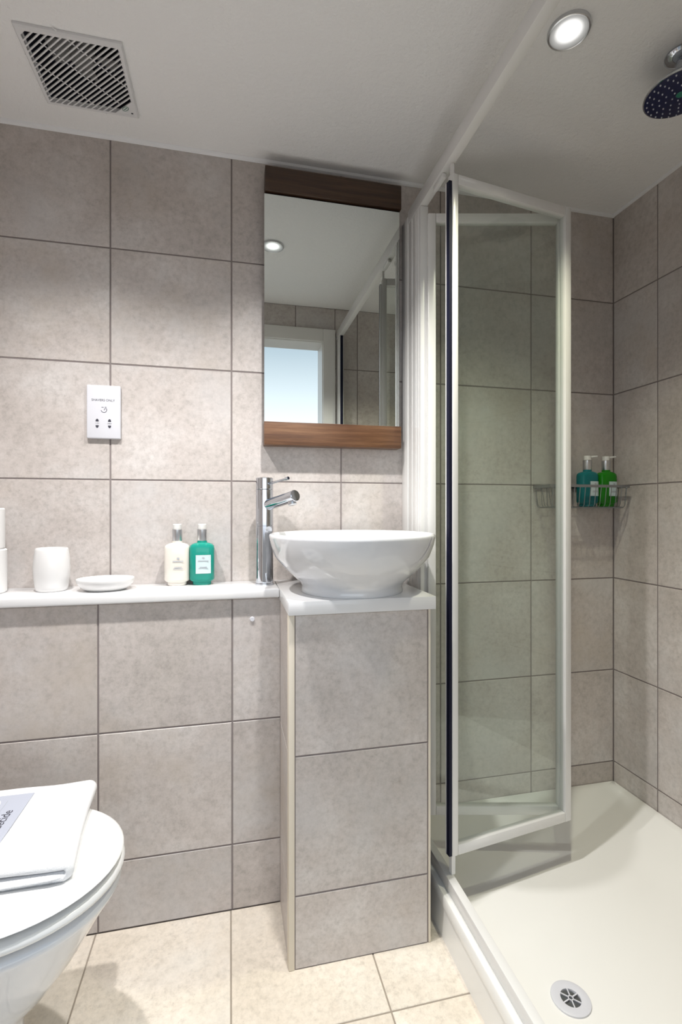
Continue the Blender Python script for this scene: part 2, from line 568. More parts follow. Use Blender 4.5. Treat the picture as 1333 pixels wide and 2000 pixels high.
# ------------------------------------------------------------------ basin
bc = (0.656, -0.238)
ba = thing('basin', 'round white vessel basin on the square counter', 'basin', (*bc, SHELF))
prof = [(0.125, 0.0), (0.1360, 0.0005), (0.1368, 0.004), (0.1352, 0.010), (0.1348, 0.017), (0.1400, 0.026), (0.1600, 0.044), (0.187, 0.069),
        (0.206, 0.094), (0.2165, 0.123), (0.221, 0.142), (0.2212, 0.148), (0.2185, 0.1525), (0.214, 0.1535), (0.210, 0.151),
        (0.2075, 0.144), (0.200, 0.118), (0.186, 0.088), (0.160, 0.058), (0.115, 0.037), (0.06, 0.029), (0.022, 0.027)]
bm = bmesh.new()
lathe(bm, *bc, [(r, SHELF + z) for r, z in prof], 96)
obj('bowl', bm, M['porcelain'], ba, smooth=60)
bm = bmesh.new()
lathe(bm, *bc, [(0.021, SHELF + 0.0272), (0.024, SHELF + 0.0285), (0.022, SHELF + 0.031), (0.004, SHELF + 0.0325)], 32)
obj('waste', bm, M['chrome'], ba)

# ------------------------------------------------------------------ tap
tp = Vector((0.4332, -0.0836, SHELF))
ta = thing('basin_tap', 'tall chrome mixer tap standing beside the basin', 'tap', tp)
zt = H + 0.0945
bm = bmesh.new()
lathe(bm, tp.x, tp.y, [(0.027, SHELF), (0.027, SHELF + 0.004), (0.0252, SHELF + 0.006), (0.0252, H - 0.0445), (0.0240, H - 0.0440), (0.0240, H - 0.0425),
                       (0.0250, H - 0.0420), (0.0250, H + 0.0600), (0.0238, H + 0.0605)], 48)
obj('body', bm, M['chrome'], ta)
bm = bmesh.new()
lathe(bm, tp.x, tp.y, [(0.0238, H + 0.0606), (0.0250, H + 0.0622), (0.0250, zt - 0.0015), (0.0238, zt)], 48)
obj('cap', bm, M['chrome'], ta)
a, b = Vector((tp.x, tp.y, H + 0.0135)), Vector((0.508, -0.204, H + 0.0405))
d = (b - a).normalized()
bm = bmesh.new()
tube(bm, [a, b - d * 0.0015, b], [0.0158, 0.0158, 0.0145], 32)
obj('spout', bm, M['chrome'], ta)
ea = b - d * 0.017 - Vector((0, 0, 0.010))
dn = Vector((d.x * 0.35, d.y * 0.35, -1)).normalized()
bm = bmesh.new()
tube(bm, [ea, ea + dn * 0.012, ea + dn * 0.0125], [0.0115, 0.0115, 0.0095], 24)
obj('aerator', bm, M['brushed'], ta)
la, lb = Vector((tp.x + 0.010, tp.y - 0.018, H + 0.0765)), Vector((0.491, -0.184, H + 0.0885))
bm = bmesh.new()
tube(bm, [la, la.lerp(lb, 0.86), la.lerp(lb, 0.87), lb - (lb - la).normalized() * 0.001, lb], [0.0035, 0.0035, 0.0050, 0.0050, 0.0040], 16)
obj('lever', bm, M['chrome'], ta)

# ------------------------------------------------------------------ mirror
mx0, mx1 = 0.4375, 0.8655
mi = thing('wall_mirror', 'tall frameless mirror between two oak boards above the basin', 'mirror', ((mx0 + mx1) / 2, -0.001, H + 0.2))
obj('backing_board', B(mx0 + 0.002, mx1 - 0.004, -0.0355, -0.001, H + 0.205, H + 0.9535), M['black'], mi, smooth=0)  # shade of the gap under the upper board, put in as black
obj('mirror_glass', B(mx0 - 0.002, mx1 - 0.004, -0.040, -0.036, H + 0.262, H + 0.9485), M['mirror'], mi, smooth=0)
obj('oak_board', B(mx0, mx1, -0.048, -0.001, H + 0.9545, H + 1.0285, bev=0.0015), M['wood_dark'], mi, label='dark upper oak board')
obj('oak_board', B(mx0 - 0.003, mx1 - 0.001, -0.050, -0.0005, H + 0.197, H + 0.266, bev=0.0015), M['wood'], mi, label='brown lower oak board with a knot')

# ------------------------------------------------------------------ shaver socket
sx0, sx1, sz0, sz1 = -0.0602, 0.0296, H + 0.2043, H + 0.3566
so = thing('shaver_socket', 'white shaver socket plate on the tiled wall above the shelf', 'socket', ((sx0 + sx1) / 2, 0, sz0))
obj('plate', B(sx0, sx1, -0.011, -0.0002, sz0, sz1, bev=0.0035, seg=3), M['plastic'], so)
cx = (sx0 + sx1) / 2
yf = -0.0113
text('lettering', 'SHAVERS ONLY', 0.0088, Matrix.Translation((cx - 0.001, yf, H + 0.3135)) @ WALL_TXT, M['ink'], so)
for k in (-1, 1):
    px = cx - 0.0005 + k * 0.0163
    for top in (1, -1):
        bm = bmesh.new()
        z0 = H + 0.2475 + top * 0.0052
        pts = [(px - 0.0042, z0), (px + 0.0042, z0)] + [(px + 0.0042 * math.cos(t), z0 + top * 0.0078 * math.sin(t)) for t in [PI * q / 10 for q in range(1, 10)]]
        f = bm.faces.new([bm.verts.new((x, yf, z)) for x, z in pts])
        obj('pin_hole', bm, M['ink'], so, smooth=0)
    text('lettering', '240V' if k > 0 else '115V', 0.0052, Matrix.Translation((px, yf, H + 0.2475)) @ WALL_TXT, M['ink'], so)
# shaver symbol: an open ring with a small head above it
bm = bmesh.new()
rc = Vector((cx + 0.001, 0, H + 0.2865))
def ring2(bm, c, r0, r1, a0, a1, n=20, y=yf):
    va = [(c.x + r * math.cos(t), y, c.z + r * math.sin(t)) for t in [a0 + (a1 - a0) * q / n for q in range(n + 1)] for r in (r0, r1)]
    vv = [bm.verts.new(p) for p in va]
    for q in range(n):
        bm.faces.new((vv[2 * q], vv[2 * q + 2], vv[2 * q + 3], vv[2 * q + 1]))
ring2(bm, rc, 0.0068, 0.0082, -PI * 0.95, PI * 0.22)
for dx, dz, ww, hh in ((-0.0035, 0.007, 0.006, 0.0012), (0.0045, 0.0075, 0.005, 0.0012), (0.0010, 0.001, 0.0012, 0.005), (0.0035, 0.0035, 0.0012, 0.004)):
    box(bm, rc.x + dx - ww / 2, rc.x + dx + ww / 2, yf - 0.0001, yf + 0.0001, rc.z + dz - hh / 2, rc.z + dz + hh / 2)
obj('shaver_symbol', bm, M['ink'], so, smooth=0)

# ------------------------------------------------------------------ extractor grille
gx0, gx1, gy0, gy1 = -0.131, 0.0945, -0.314, -0.098
fan = thing('extractor_grille', 'square white extractor fan grille with diagonal slats in the ceiling', 'vent', ((gx0 + gx1) / 2, (gy0 + gy1) / 2, ZC))
bm = bmesh.new()
box(bm, FX0 + 0.001, FX1 - 0.001, FY0 + 0.001, FY1 - 0.001, ZC + 0.085, ZC + 0.09)
for a_ in ((FX0, FX0 + 0.003, FY0, FY1), (FX1 - 0.003, FX1, FY0, FY1), (FX0, FX1, FY0, FY0 + 0.003), (FX0, FX1, FY1 - 0.003, FY1)):
    box(bm, *a_, ZC + 0.001, ZC + 0.09)
obj('duct_housing', bm, M['dark'], fan, smooth=0)
bm = bmesh.new()
fcx, fcy = (FX0 + FX1) / 2, (FY0 + FY1) / 2
lathe(bm, fcx, fcy, [(0.028, ZC + 0.084), (0.028, ZC + 0.034), (0.024, ZC + 0.028), (0.004, ZC + 0.027)], 32)
obj('motor_hub', bm, M['grey_metal'], fan)
for k in range(5):
    t = 2 * PI * k / 5 + 0.4
    bm = bmesh.new()
    c_, s_ = math.cos(t), math.sin(t)
    lo = []
    for r_, wd, tw in ((0.026, 0.012, 0.010), (0.050, 0.022, 0.009), (0.078, 0.026, 0.006)):
        lo.append([(fcx + c_ * r_ - s_ * u_, fcy + s_ * r_ + c_ * u_, ZC + 0.055 + tw * (u_ / wd) + dz) for u_, dz in ((-wd, 0), (wd, 0), (wd, 0.002), (-wd, 0.002))])
    loft(bm, lo)
    obj('fan_blade', bm, M['grey_metal'], fan)
# frame: outer border ring
zf0, zf1 = ZC - 0.010, ZC - 0.0005
bo = 0.0100
bm = bmesh.new()
def rect(x0, x1, y0, y1, z):
    return [(x0, y0, z), (x1, y0, z), (x1, y1, z), (x0, y1, z)]
ix0, ix1, iy0, iy1 = gx0 + bo, gx1 - bo, gy0 + bo, gy1 - bo
loft(bm, [rect(ix0, ix1, iy0, iy1, zf1), rect(gx0, gx1, gy0, gy1, zf1), rect(gx0, gx1, gy0, gy1, zf0 + 0.004), rect(gx0 + 0.003, gx1 - 0.003, gy0 + 0.003, gy1 - 0.003, zf0),
          rect(ix0, ix1, iy0, iy1, zf0), rect(ix0, ix1, iy0, iy1, zf1)], False, False)
obj('frame', bm, M['grille'], fan, smooth=20)

def clip(poly, A, c, sign):
    """keep the part of a polygon with sign*(A.p - c) <= 0."""
    out = []
    for i in range(len(poly)):
        p, q = poly[i], poly[(i + 1) % len(poly)]
        dp, dq = sign * (A[0] * p[0] + A[1] * p[1] - c), sign * (A[0] * q[0] + A[1] * q[1] - c)
        if dp <= 0: out.append(p)
        if dp * dq < 0:
            t = dp / (dp - dq)
            out.append((p[0] + (q[0] - p[0]) * t, p[1] + (q[1] - p[1]) * t))
    return out

W_, D_ = ix1 - ix0, iy1 - iy0
A_ = (1 / W_, 1 / D_)                   # slats run along the diagonal: x/W + y/D constant
base = A_[0] * ix0 + A_[1] * iy0
R_ = [(ix0, iy0), (ix1, iy0), (ix1, iy1), (ix0, iy1)]
def bar(c0, c1, name, z0=zf0 + 0.0005, z1=zf0 + 0.0034):
    p = clip(clip(R_, A_, base + c1, 1), A_, base + c0, -1)
    if len(p) < 3: return
    bm = bmesh.new()
    loft(bm, [[(x, y, z0) for x, y in p], [(x, y, z1) for x, y in p]])
    obj(name, bm, M['grille'], fan, smooth=0)
bar(0.0, 0.06, 'corner_plate')
bar(1.77, 2.0, 'corner_plate')
ns = 24
pit = (1.77 - 0.06) / ns
for k in range(1, ns):
    c = 0.06 + k * pit
    bar(c - 0.155 * pit, c + 0.155 * pit, 'slat')
for k in (-0.42, 0.0, 0.42):              # thin ribs behind, across the slats
    bm = bmesh.new()
    ribs = []
    off = k * 0.10
    a0 = Vector((fcx - 0.072 + off, fcy - 0.072 - off, zf0 + 0.0058))
    a1 = Vector((fcx + 0.072 + off, fcy + 0.072 - off, zf0 + 0.0058))
    tube(bm, [a0, a1], 0.0016, 4)
    obj('rib', bm, M['grille'], fan, smooth=0)
bm = bmesh.new()
n = 24
lc = (0.0655, -0.1275)
def lg(rx, ry, n=24, z=zf0 - 0.0001):
    u, v = Vector((0.72, -0.69)), Vector((0.69, 0.72))
    return [(lc[0] + u.x * rx * math.cos(t) + v.x * ry * math.sin(t), lc[1] + u.y * rx * math.cos(t) + v.y * ry * math.sin(t), z) for t in [2 * PI * i / n for i in range(n)]]
loft(bm, [lg(0.0105, 0.0062), lg(0.0092, 0.0048)], False, False)
loft(bm, [lg(0.0085, 0.0009), lg(0.0002, 0.0001)], False, False)
obj('green_emblem', bm, M['green_mark'], fan, smooth=0)
obj('indicator', B(0.0775, 0.0825, -0.1165, -0.1140, zf0 - 0.0006, zf0 + 0.0005), M['ink'], fan, smooth=0)

# ------------------------------------------------------------------ downlights
def downlight(key, x, y, label):
    t = thing('ceiling_downlight', label, 'light', (x, y, ZC), 'recessed downlights in a row')
    bm = bmesh.new()
    lathe(bm, x, y, [(0.0455, ZC - 0.0003), (0.0455, ZC - 0.004), (0.0440, ZC - 0.0075), (0.0420, ZC - 0.0085), (0.0405, ZC - 0.0075)], 48, False, False)
    obj('bezel', bm, M['brushed'], t)
    bm = bmesh.new()
    lathe(bm, x, y, [(0.0408, ZC - 0.0070), (0.035, ZC - 0.0050), (0.028, ZC - 0.0038), (0.018, ZC - 0.0034), (0.006, ZC - 0.0032)], 48, False, True)
    obj('lens', bm, M['lens'], t)
    ld = bpy.data.lights.new('lamp', 'SPOT')
    ld.energy = LAMP_W[key]
    ld.color = LAMP[key]
    ld.spot_size = math.radians(LAMP_ANGLE[key])
    ld.spot_blend = 1.0
    ld.shadow_soft_size = 0.022
    lo = link('lamp', ld, t)
    lo.location = (0, 0, -0.036)
    return t
downlight('shower', 1.0737, -0.5646, 'round silver downlight in the ceiling, between screen rail and shower head')
downlight('basin', 0.504, -0.555, 'round silver downlight over the basin, seen only in the mirror')
downlight('toilet', -0.065, -0.575, 'round silver downlight above the toilet')

# ------------------------------------------------------------------ shower head
shx, shy, shz = 1.371, -0.570, H + 0.982
hd = thing('rain_shower', 'round chrome rain shower head hanging from the ceiling', 'shower', (shx, shy, ZC))
bm = bmesh.new()
lathe(bm, shx, shy, [(0.033, ZC), (0.033, ZC - 0.004), (0.027, ZC - 0.012), (0.014, ZC - 0.017), (0.011, ZC - 0.018)], 40)
obj('ceiling_flange', bm, M['chrome'], hd)
bm = bmesh.new()
tube(bm, [(shx, shy, ZC - 0.012), (shx, shy, shz + 0.018)], 0.010, 20)
obj('arm', bm, M['chrome'], hd)
bm = bmesh.new()
lathe(bm, shx, shy, [(0.012, shz + 0.030), (0.018, shz + 0.028), (0.022, shz + 0.020), (0.050, shz + 0.015), (0.070, shz + 0.010), (0.0762, shz + 0.004), (0.0762, shz + 0.001), (0.0735, shz)], 64)
obj('dome', bm, M['chrome'], hd)
bm = bmesh.new()
lathe(bm, shx, shy, [(0.0735, shz - 0.0002), (0.071, shz - 0.0015), (0.010, shz - 0.0022)], 64)
obj('nozzle_plate', bm, M['rose'], hd)
bm = bmesh.new()
for r_, cnt in ((0.0165, 6), (0.030, 10), (0.043, 15), (0.056, 20), (0.0675, 26)):
    for k in range(cnt):
        t = 2 * PI * (k + 0.3 * (cnt % 3)) / cnt
        lathe(bm, shx + r_ * math.cos(t), shy + r_ * math.sin(t), [(0.0017, shz - 0.001), (0.0015, shz - 0.0040), (0.0006, shz - 0.0044)], 8)
o = obj('nozzles', bm, M['nozzle'], hd)
o['kind'] = 'stuff'
bm = bmesh.new()
lathe(bm, shx, shy, [(0.0095, shz - 0.002), (0.0085, shz - 0.0032), (0.003, shz - 0.0034)], 24)
obj('green_emblem', bm, M['green_mark'], hd)

# ------------------------------------------------------------------ shower tray
tr = thing('shower_tray', 'white raised shower tray with a round drain', 'shower tray', (1.28, -0.55, 0))
RIM = 0.104
def rr(x0, x1, y0, y1, z, r, n=8):
    pts = []
    for cx_, cy_, a0 in ((x1 - r, y1 - r, 0), (x0 + r, y1 - r, PI / 2), (x0 + r, y0 + r, PI), (x1 - r, y0 + r, 1.5 * PI)):
        for k in range(n + 1):
            t = a0 + PI / 2 * k / n
            pts.append((cx_ + r * math.cos(t), cy_ + r * math.sin(t), z))
    return pts
ty0, ty1 = YF + 0.001, -0.001
bm = bmesh.new()
loft(bm, [rr(0.8655, XR - 0.001, ty0, ty1, RIM - 0.030, 0.003), rr(0.8655, XR - 0.001, ty0, ty1, RIM - 0.003, 0.003), rr(0.8675, XR - 0.003, ty0 + 0.002, ty1 - 0.002, RIM, 0.004),
          rr(0.906, XR - 0.022, ty0 + 0.03, ty1 - 0.022, RIM, 0.03), rr(0.911, XR - 0.028, ty0 + 0.036, ty1 - 0.028, RIM - 0.003, 0.035),
          rr(0.918, XR - 0.090, ty0 + 0.07, ty1 - 0.120, RIM - 0.022, 0.07), rr(0.926, XR - 0.160, ty0 + 0.10, ty1 - 0.215, RIM - 0.040, 0.09),
          rr(0.936, XR - 0.198, ty0 + 0.12, ty1 - 0.262, 0.0575, 0.10), rr(0.952, XR - 0.225, ty0 + 0.135, ty1 - 0.292, 0.0545, 0.10),
          rr(1.00, XR - 0.30, ty0 + 0.20, ty1 - 0.36, 0.0535, 0.09)], False, True)
obj('tray_basin', bm, M['acrylic'], tr, smooth=50)
bm = bmesh.new()
loft(bm, [[(0.8620, ty0, 0.0), (0.8740, ty0, 0.0), (0.8740, ty1, 0.0), (0.8620, ty1, 0.0)],
          [(0.8685, ty0, RIM - 0.0305), (0.8740, ty0, RIM - 0.0305), (0.8740, ty1, RIM - 0.0305), (0.8685, ty1, RIM - 0.0305)]])
obj('riser_panel', bm, M['acrylic'], tr, smooth=0)
dx_, dy_, dz_ = 1.0375, -0.617, 0.0538
bm = bmesh.new()
lathe(bm, dx_, dy_, [(0.0400, dz_), (0.0395, dz_ + 0.0028), (0.036, dz_ + 0.0040), (0.0245, dz_ + 0.0036), (0.0205, dz_ + 0.0030), (0.0200, dz_ + 0.0004)], 56, False, False)
obj('drain_ring', bm, M['plastic'], tr)
bm = bmesh.new()
lathe(bm, dx_, dy_, [(0.0202, dz_ + 0.0004), (0.001, dz_ + 0.0004)], 40, False, True)
obj('drain_hole', bm, M['dark_steel'], tr)
bm = bmesh.new()
lathe(bm, dx_, dy_, [(0.0058, dz_ + 0.0008), (0.0058, dz_ + 0.0034), (0.0038, dz_ + 0.0034), (0.0038, dz_ + 0.0008)], 20, False, False)
obj('drain_hub', bm, M['plastic'], tr)
for k in range(6):
    t = PI / 3 * k + 0.25
    bm = bmesh.new()
    c_, s_ = math.cos(t), math.sin(t)
    lo = []
    for r_ in (0.0052, 0.0208):
        lo.append([(dx_ + c_ * r_ - s_ * u_, dy_ + s_ * r_ + c_ * u_, dz_ + zz) for u_, zz in ((-0.0012, 0.001), (0.0012, 0.001), (0.0012, 0.0034), (-0.0012, 0.0034))])
    loft(bm, lo)
    obj('drain_spoke', bm, M['plastic'], tr, smooth=0)

# ------------------------------------------------------------------ shower enclosure with the folding door
en = thing('shower_enclosure', 'white-framed glass shower enclosure with a half-folded bifold door', 'shower screen', (0.895, -0.55, RIM))
FW = M['frame_white']
zt0, zt1 = H + 0.906, H + 0.947
zb0, zb1 = RIM + 0.0003, H - 0.9466
obj('top_rail', B(0.8850, 0.9095, YF + 0.002, -0.052, zt0, zt1, bev=0.002), FW, en)
bm = bmesh.new()
box(bm, 0.8822, 0.9035, YF + 0.002, -0.052, zb0, zb1, 0.0015)
obj('bottom_track', bm, FW, en)
obj('wall_channel', B(0.8840, 0.9160, -0.053, -0.0005, zb0, H + 0.930, bev=0.0015), FW, en)
bm = bmesh.new()
box(bm, 0.8868, 0.9110, -0.155, -0.0535, zb1 + 0.0005, zt0 - 0.0005, 0.002)
for yy in (-0.085, -0.118, -0.136):                      # raised beads along the post
    box(bm, 0.8850, 0.8875, yy - 0.003, yy + 0.003, zb1 + 0.001, zt0 - 0.001, 0.0008, 1)
obj('jamb_post', bm, FW, en)
bm = bmesh.new()
box(bm, 0.8868, 0.9110, YF + 0.002, YF + 0.075, zb1 + 0.0005, zt0 - 0.0005, 0.002)
obj('jamb_post', bm, FW, en)
obj('door_seal', B(0.892, 0.905, YF + 0.076, YF + 0.083, zb1 + 0.001, zt0 - 0.001), M['gasket'], en, smooth=0)
hinge, slid, fold = Vector((0.9035, -0.171, 0)), Vector((0.8955, -0.336, 0)), Vector((1.294, -0.259, 0))
dz0, dz1 = H - 0.897, H + 0.876
def panel(a, b, s0, s1, off, lab, seal):
    """one leaf of the bifold door between plan points a and b: glass + stiles + rails (+ seal)."""
    d = (b - a); ln = d.length; d.normalize()
    nrm = Vector((-d.y, d.x, 0))
    mt = Matrix(((d.x, nrm.x, 0, a.x + nrm.x * off), (d.y, nrm.y, 0, a.y + nrm.y * off), (0, 0, 1, 0), (0, 0, 0, 1)))
    def bb(*q, **k):
        bm = bmesh.new()
        box(bm, *q, **k)
        bmesh.ops.transform(bm, matrix=mt, verts=bm.verts)
        return bm
    gl = obj('glass_pane', bb(s0 - 0.004, ln - s1 + 0.004, -0.002, 0.002, dz0 + 0.024, dz1 - 0.024), M['glass'], en, smooth=0, label=lab)
    obj('stile', bb(0, s0, -0.011, 0.011, dz0, dz1, bev=0.003), FW, gl)
    obj('stile', bb(ln - s1, ln, -0.011, 0.011, dz0, dz1, bev=0.003), FW, gl)
    obj('rail', bb(s0, ln - s1, -0.0105, 0.0105, dz1 - 0.027, dz1 - 0.0005, bev=0.002), FW, gl)
    obj('rail', bb(s0, ln - s1, -0.0105, 0.0105, dz0 + 0.0005, dz0 + 0.027, bev=0.002), FW, gl)
    if seal:
        obj('edge_seal', bb(-0.0085, -0.0005, -0.009, 0.004, dz0 + 0.002, dz1 - 0.022), M['gasket'], gl, smooth=0, label='dark rubber edge seal')
        obj('seal_cover', bb(-0.0086, -0.0005, 0.0042, 0.0085, dz0 + 0.002, dz1 - 0.022), FW, gl, smooth=0)
        obj('pivot_pin', bb(0.001, 0.012, -0.006, 0.006, zb1 + 0.0005, dz0 + 0.004), FW, gl)
        obj('pivot_pin', bb(0.003, 0.010, -0.004, 0.004, dz1 - 0.002, zt0 - 0.0005), FW, gl)
    return gl
panel(hinge, fold, 0.024, 0.016, 0.012, 'glass leaf hinged at the jamb post', False)
panel(slid, fold + Vector((0.004, -0.014, 0)), 0.0185, 0.022, -0.0, 'glass leaf sliding in the track', True)
bm = bmesh.new()
tube(bm, [(fold.x + 0.013, fold.y + 0.000, dz0 + 0.012), (fold.x + 0.013, fold.y + 0.000, dz1 - 0.014)], 0.0085, 16)
obj('fold_hinge', bm, FW, en)
obj('roller_block', B(0.8895, 0.9025, -0.300, -0.238, zt0 - 0.014, zt0 - 0.0003, bev=0.003), FW, en)

# ------------------------------------------------------------------ bottles
def bottle(name, label, cat_group, x, y, z, m, kind, rot=0.0):
    t = thing(name, label, 'bottle', (x, y, z), cat_group)
    def lp(zz, hx, hy, e=3.2):
        return sloop(x, y, z + zz, hx, hy, 40, e)
    bm = bmesh.new()
    loft(bm, [lp(0.0, 0.0235, 0.0170), lp(0.0015, 0.0258, 0.0185), lp(0.0095, 0.0262, 0.0188), lp(0.0125, 0.0318, 0.0222), lp(0.0165, 0.0348, 0.0235), lp(0.105, 0.0348, 0.0235),
              lp(0.112, 0.0335, 0.0228, 3.0), lp(0.1165, 0.0290, 0.0210, 2.7), lp(0.1195, 0.0220, 0.0180, 2.4), lp(0.1215, 0.0145, 0.0140, 2.0), lp(0.1265, 0.0135, 0.0135, 2.0)])
    body = obj('body', bm, m, t, smooth=40)
    bm = bmesh.new()
    lathe(bm, x, y, [(0.0135, z + 0.1267), (0.0140, z + 0.1275), (0.0140, z + 0.1590), (0.0130, z + 0.1600)], 32)
    obj('collar', bm, M['brushed'], t)
    bm = bmesh.new()
    lathe(bm, x, y, [(0.0122, z + 0.1601), (0.0124, z + 0.1735), (0.0105, z + 0.1750)], 32)
    obj('pump_cap', bm, M['cap'], t)
    if kind == 'shower':
        bm = bmesh.new()
        tube(bm, [(x + 0.008, y, z + 0.1705), (x + 0.022, y - 0.006, z + 0.1725), (x + 0.0315, y - 0.011, z + 0.1735)], [0.0038, 0.0034, 0.0026], 12)
        obj('nozzle', bm, M['cap'], t)
    ly = y - 0.0235 - 0.0004
    lx = x + (0.0045 if kind != 'shower' else 0.012)
    if kind != 'plain':
        wl_, z0, z1 = (0.0208, 0.0335, 0.0865) if kind == 'shelf' else (0.0195, 0.036, 0.086)
        def sy(u):
            return y - 0.0235 * max(0.0, 1 - abs((u - x) / 0.0348) ** 3.2) ** (1 / 3.2)
        us = [lx - wl_ + 2 * wl_ * q / 8 for q in range(9)]
        bm = bmesh.new()
        loft(bm, [[(u, sy(u) - 0.0007, z + zz) for u in us] for zz in (z0, z1)], False, False, closed=False)
        lbl = obj('label', bm, M['label'], t, smooth=0)
    # printed emblem and lines
    bm = bmesh.new()
    for zz, hw, th in ((0.0695, 0.0145, 0.0011), (0.0520, 0.0100, 0.0009), (0.0485, 0.0130, 0.0008)):
        if kind == 'shower': zz += 0.001
        box(bm, lx - hw, lx + hw, ly - 0.0009, ly - 0.0006, z + zz - th, z + zz + th)
    vv = [bm.verts.new((lx + a * 0.0042, ly - 0.0008, z + 0.0775 + b * 0.0030)) for a, b in ((-1, 0.2), (-0.2, 1), (0.8, 0.6), (1, -0.4), (0.1, -1), (-0.5, -0.2))]
    bm.faces.new(vv)
    obj('print', bm, M['ink_grey'], t, smooth=0)
    return t
bottle('lotion_bottle', 'white lotion bottle with silver collar on the shelf', 'toiletry bottles on the shelf', 0.1874, -0.0395, SHELF, M['cream_liquid'], 'plain')
bottle('gel_bottle', 'teal gel bottle with square pale label on the shelf', 'toiletry bottles on the shelf', 0.2565, -0.0425, SHELF, M['teal'], 'shelf')

# ------------------------------------------------------------------ wire basket with its bottles
wx0, wx1, wy0, wy1, wz0, wz1 = 1.366, 1.672, -0.098, -0.006, H + 0.0125, H + 0.088
cd = thing('wire_basket', 'grey wire basket fixed on the shower wall, holding two bottles', 'basket', ((wx0 + wx1) / 2, -0.005, wz0))
bm = bmesh.new()
def flatring(bm, x0, x1, y0, y1, z, hw, hh):
    def r_(o, zz): return [(x0 - o, y0 - o, zz), (x1 + o, y0 - o, zz), (x1 + o, y1 + o, zz), (x0 - o, y1 + o, zz)]
    loft(bm, [r_(-hw, z - hh), r_(hw, z - hh), r_(hw, z + hh), r_(-hw, z + hh), r_(-hw, z - hh)], False, False)
flatring(bm, wx0, wx1, wy0, wy1, wz1 - 0.005, 0.0016, 0.0045)
obj('rim', bm, M['dark_steel'], cd, smooth=0)
nw = 15
for k in range(nw):
    x = wx0 + 0.010 + (wx1 - wx0 - 0.020) * k / (nw - 1)
    bm = bmesh.new()
    tube(bm, [(x, wy0 - 0.001, wz1 - 0.008), (x, wy0 + 0.006, wz0 + 0.010), (x, wy0 + 0.012, wz0), (x, wy1 - 0.010, wz0), (x, wy1 - 0.004, wz0 + 0.008), (x, wy1 - 0.001, wz1 - 0.008)], 0.0013, 6)
    obj('wire', bm, M['dark_steel'], cd)
for yy in (wy0 + 0.012, (wy0 + wy1) / 2, wy1 - 0.010):
    bm = bmesh.new()
    tube(bm, [(wx0 - 0.001, yy, wz1 - 0.008), (wx0 + 0.010, yy, wz0 + 0.008), (wx0 + 0.018, yy, wz0 - 0.0024), (wx1 - 0.014, yy, wz0 - 0.0024), (wx1 - 0.006, yy, wz0 + 0.006), (wx1, yy, wz1 - 0.008)], 0.0014, 6)
    obj('wire', bm, M['dark_steel'], cd)
for x in (wx0 + 0.02, wx1 - 0.03):
    obj('bracket', B(x - 0.012, x + 0.012, -0.0065, -0.0002, wz1 - 0.014, wz1 + 0.002, bev=0.001), M['dark_steel'], cd)
zbk = wz0 + 0.0015
bottle('gel_bottle', 'blue-green gel bottle in the wire basket', 'gel bottles in the wire basket', 1.5415, -0.055, zbk, M['blue_gel'], 'shower')
bottle('gel_bottle', 'bright green gel bottle in the wire basket', 'gel bottles in the wire basket', 1.6165, -0.055, zbk, M['lime'], 'shower')

# ------------------------------------------------------------------ tumbler, soap dish, toilet rolls
tx, ty = -0.1295, -0.0700
bm = bmesh.new()
lathe(bm, tx, ty, [(0.034, SHELF), (0.0370, SHELF + 0.002), (0.0395, SHELF + 0.012), (0.0432, SHELF + 0.040), (0.0442, SHELF + 0.060), (0.0430, SHELF + 0.085), (0.0400, SHELF + 0.108),
                   (0.0388, SHELF + 0.1125), (0.0375, SHELF + 0.114), (0.0362, SHELF + 0.1125), (0.038, SHELF + 0.10), (0.0405, SHELF + 0.06), (0.036, SHELF + 0.014), (0.010, SHELF + 0.010)], 64)
tu = obj('tumbler', bm, M['ceramic'], smooth=60, loc=(tx, ty, SHELF))
tag(tu, 'white barrel-shaped ceramic tumbler on the shelf', 'cup')
dxs, dys = 0.0075, -0.0850
bm = bmesh.new()
loft(bm, [sloop(dxs, dys, SHELF + z_, hx, hy, 64, 2.0) for z_, hx, hy in ((0.0, 0.046, 0.040), (0.001, 0.050, 0.044), (0.008, 0.062, 0.055), (0.020, 0.0705, 0.063), (0.029, 0.0728, 0.0655),
     (0.031, 0.0720, 0.0648), (0.0305, 0.0700, 0.0630), (0.024, 0.0670, 0.0600), (0.014, 0.056, 0.049), (0.010, 0.040, 0.034), (0.0095, 0.004, 0.003))])
sd = obj('soap_dish', bm, M['ceramic'], smooth=60, loc=(dxs, dys, SHELF))
tag(sd, 'shallow white oval soap dish on the shelf', 'dish')
def roll(x, y, z, r, h, label):
    bm = bmesh.new()
    lathe(bm, x, y, [(0.021, z + 0.0005), (r - 0.003, z), (r, z + 0.003), (r, z + h - 0.003), (r - 0.003, z + h), (0.021, z + h - 0.0005), (0.021, z + 0.0005)], 56, False, False)
    o = obj('toilet_roll', bm, M['paper'], smooth=40, loc=(x, y, z))
    return tag(o, label, 'toilet roll', 'stacked toilet rolls on the shelf')
roll(-0.2945, -0.080, SHELF, 0.059, 0.114, 'lower white toilet roll standing on the shelf beside the tumbler')
roll(-0.2975, -0.080, SHELF + 0.1143, 0.0575, 0.106, 'upper white toilet roll stacked on another roll')

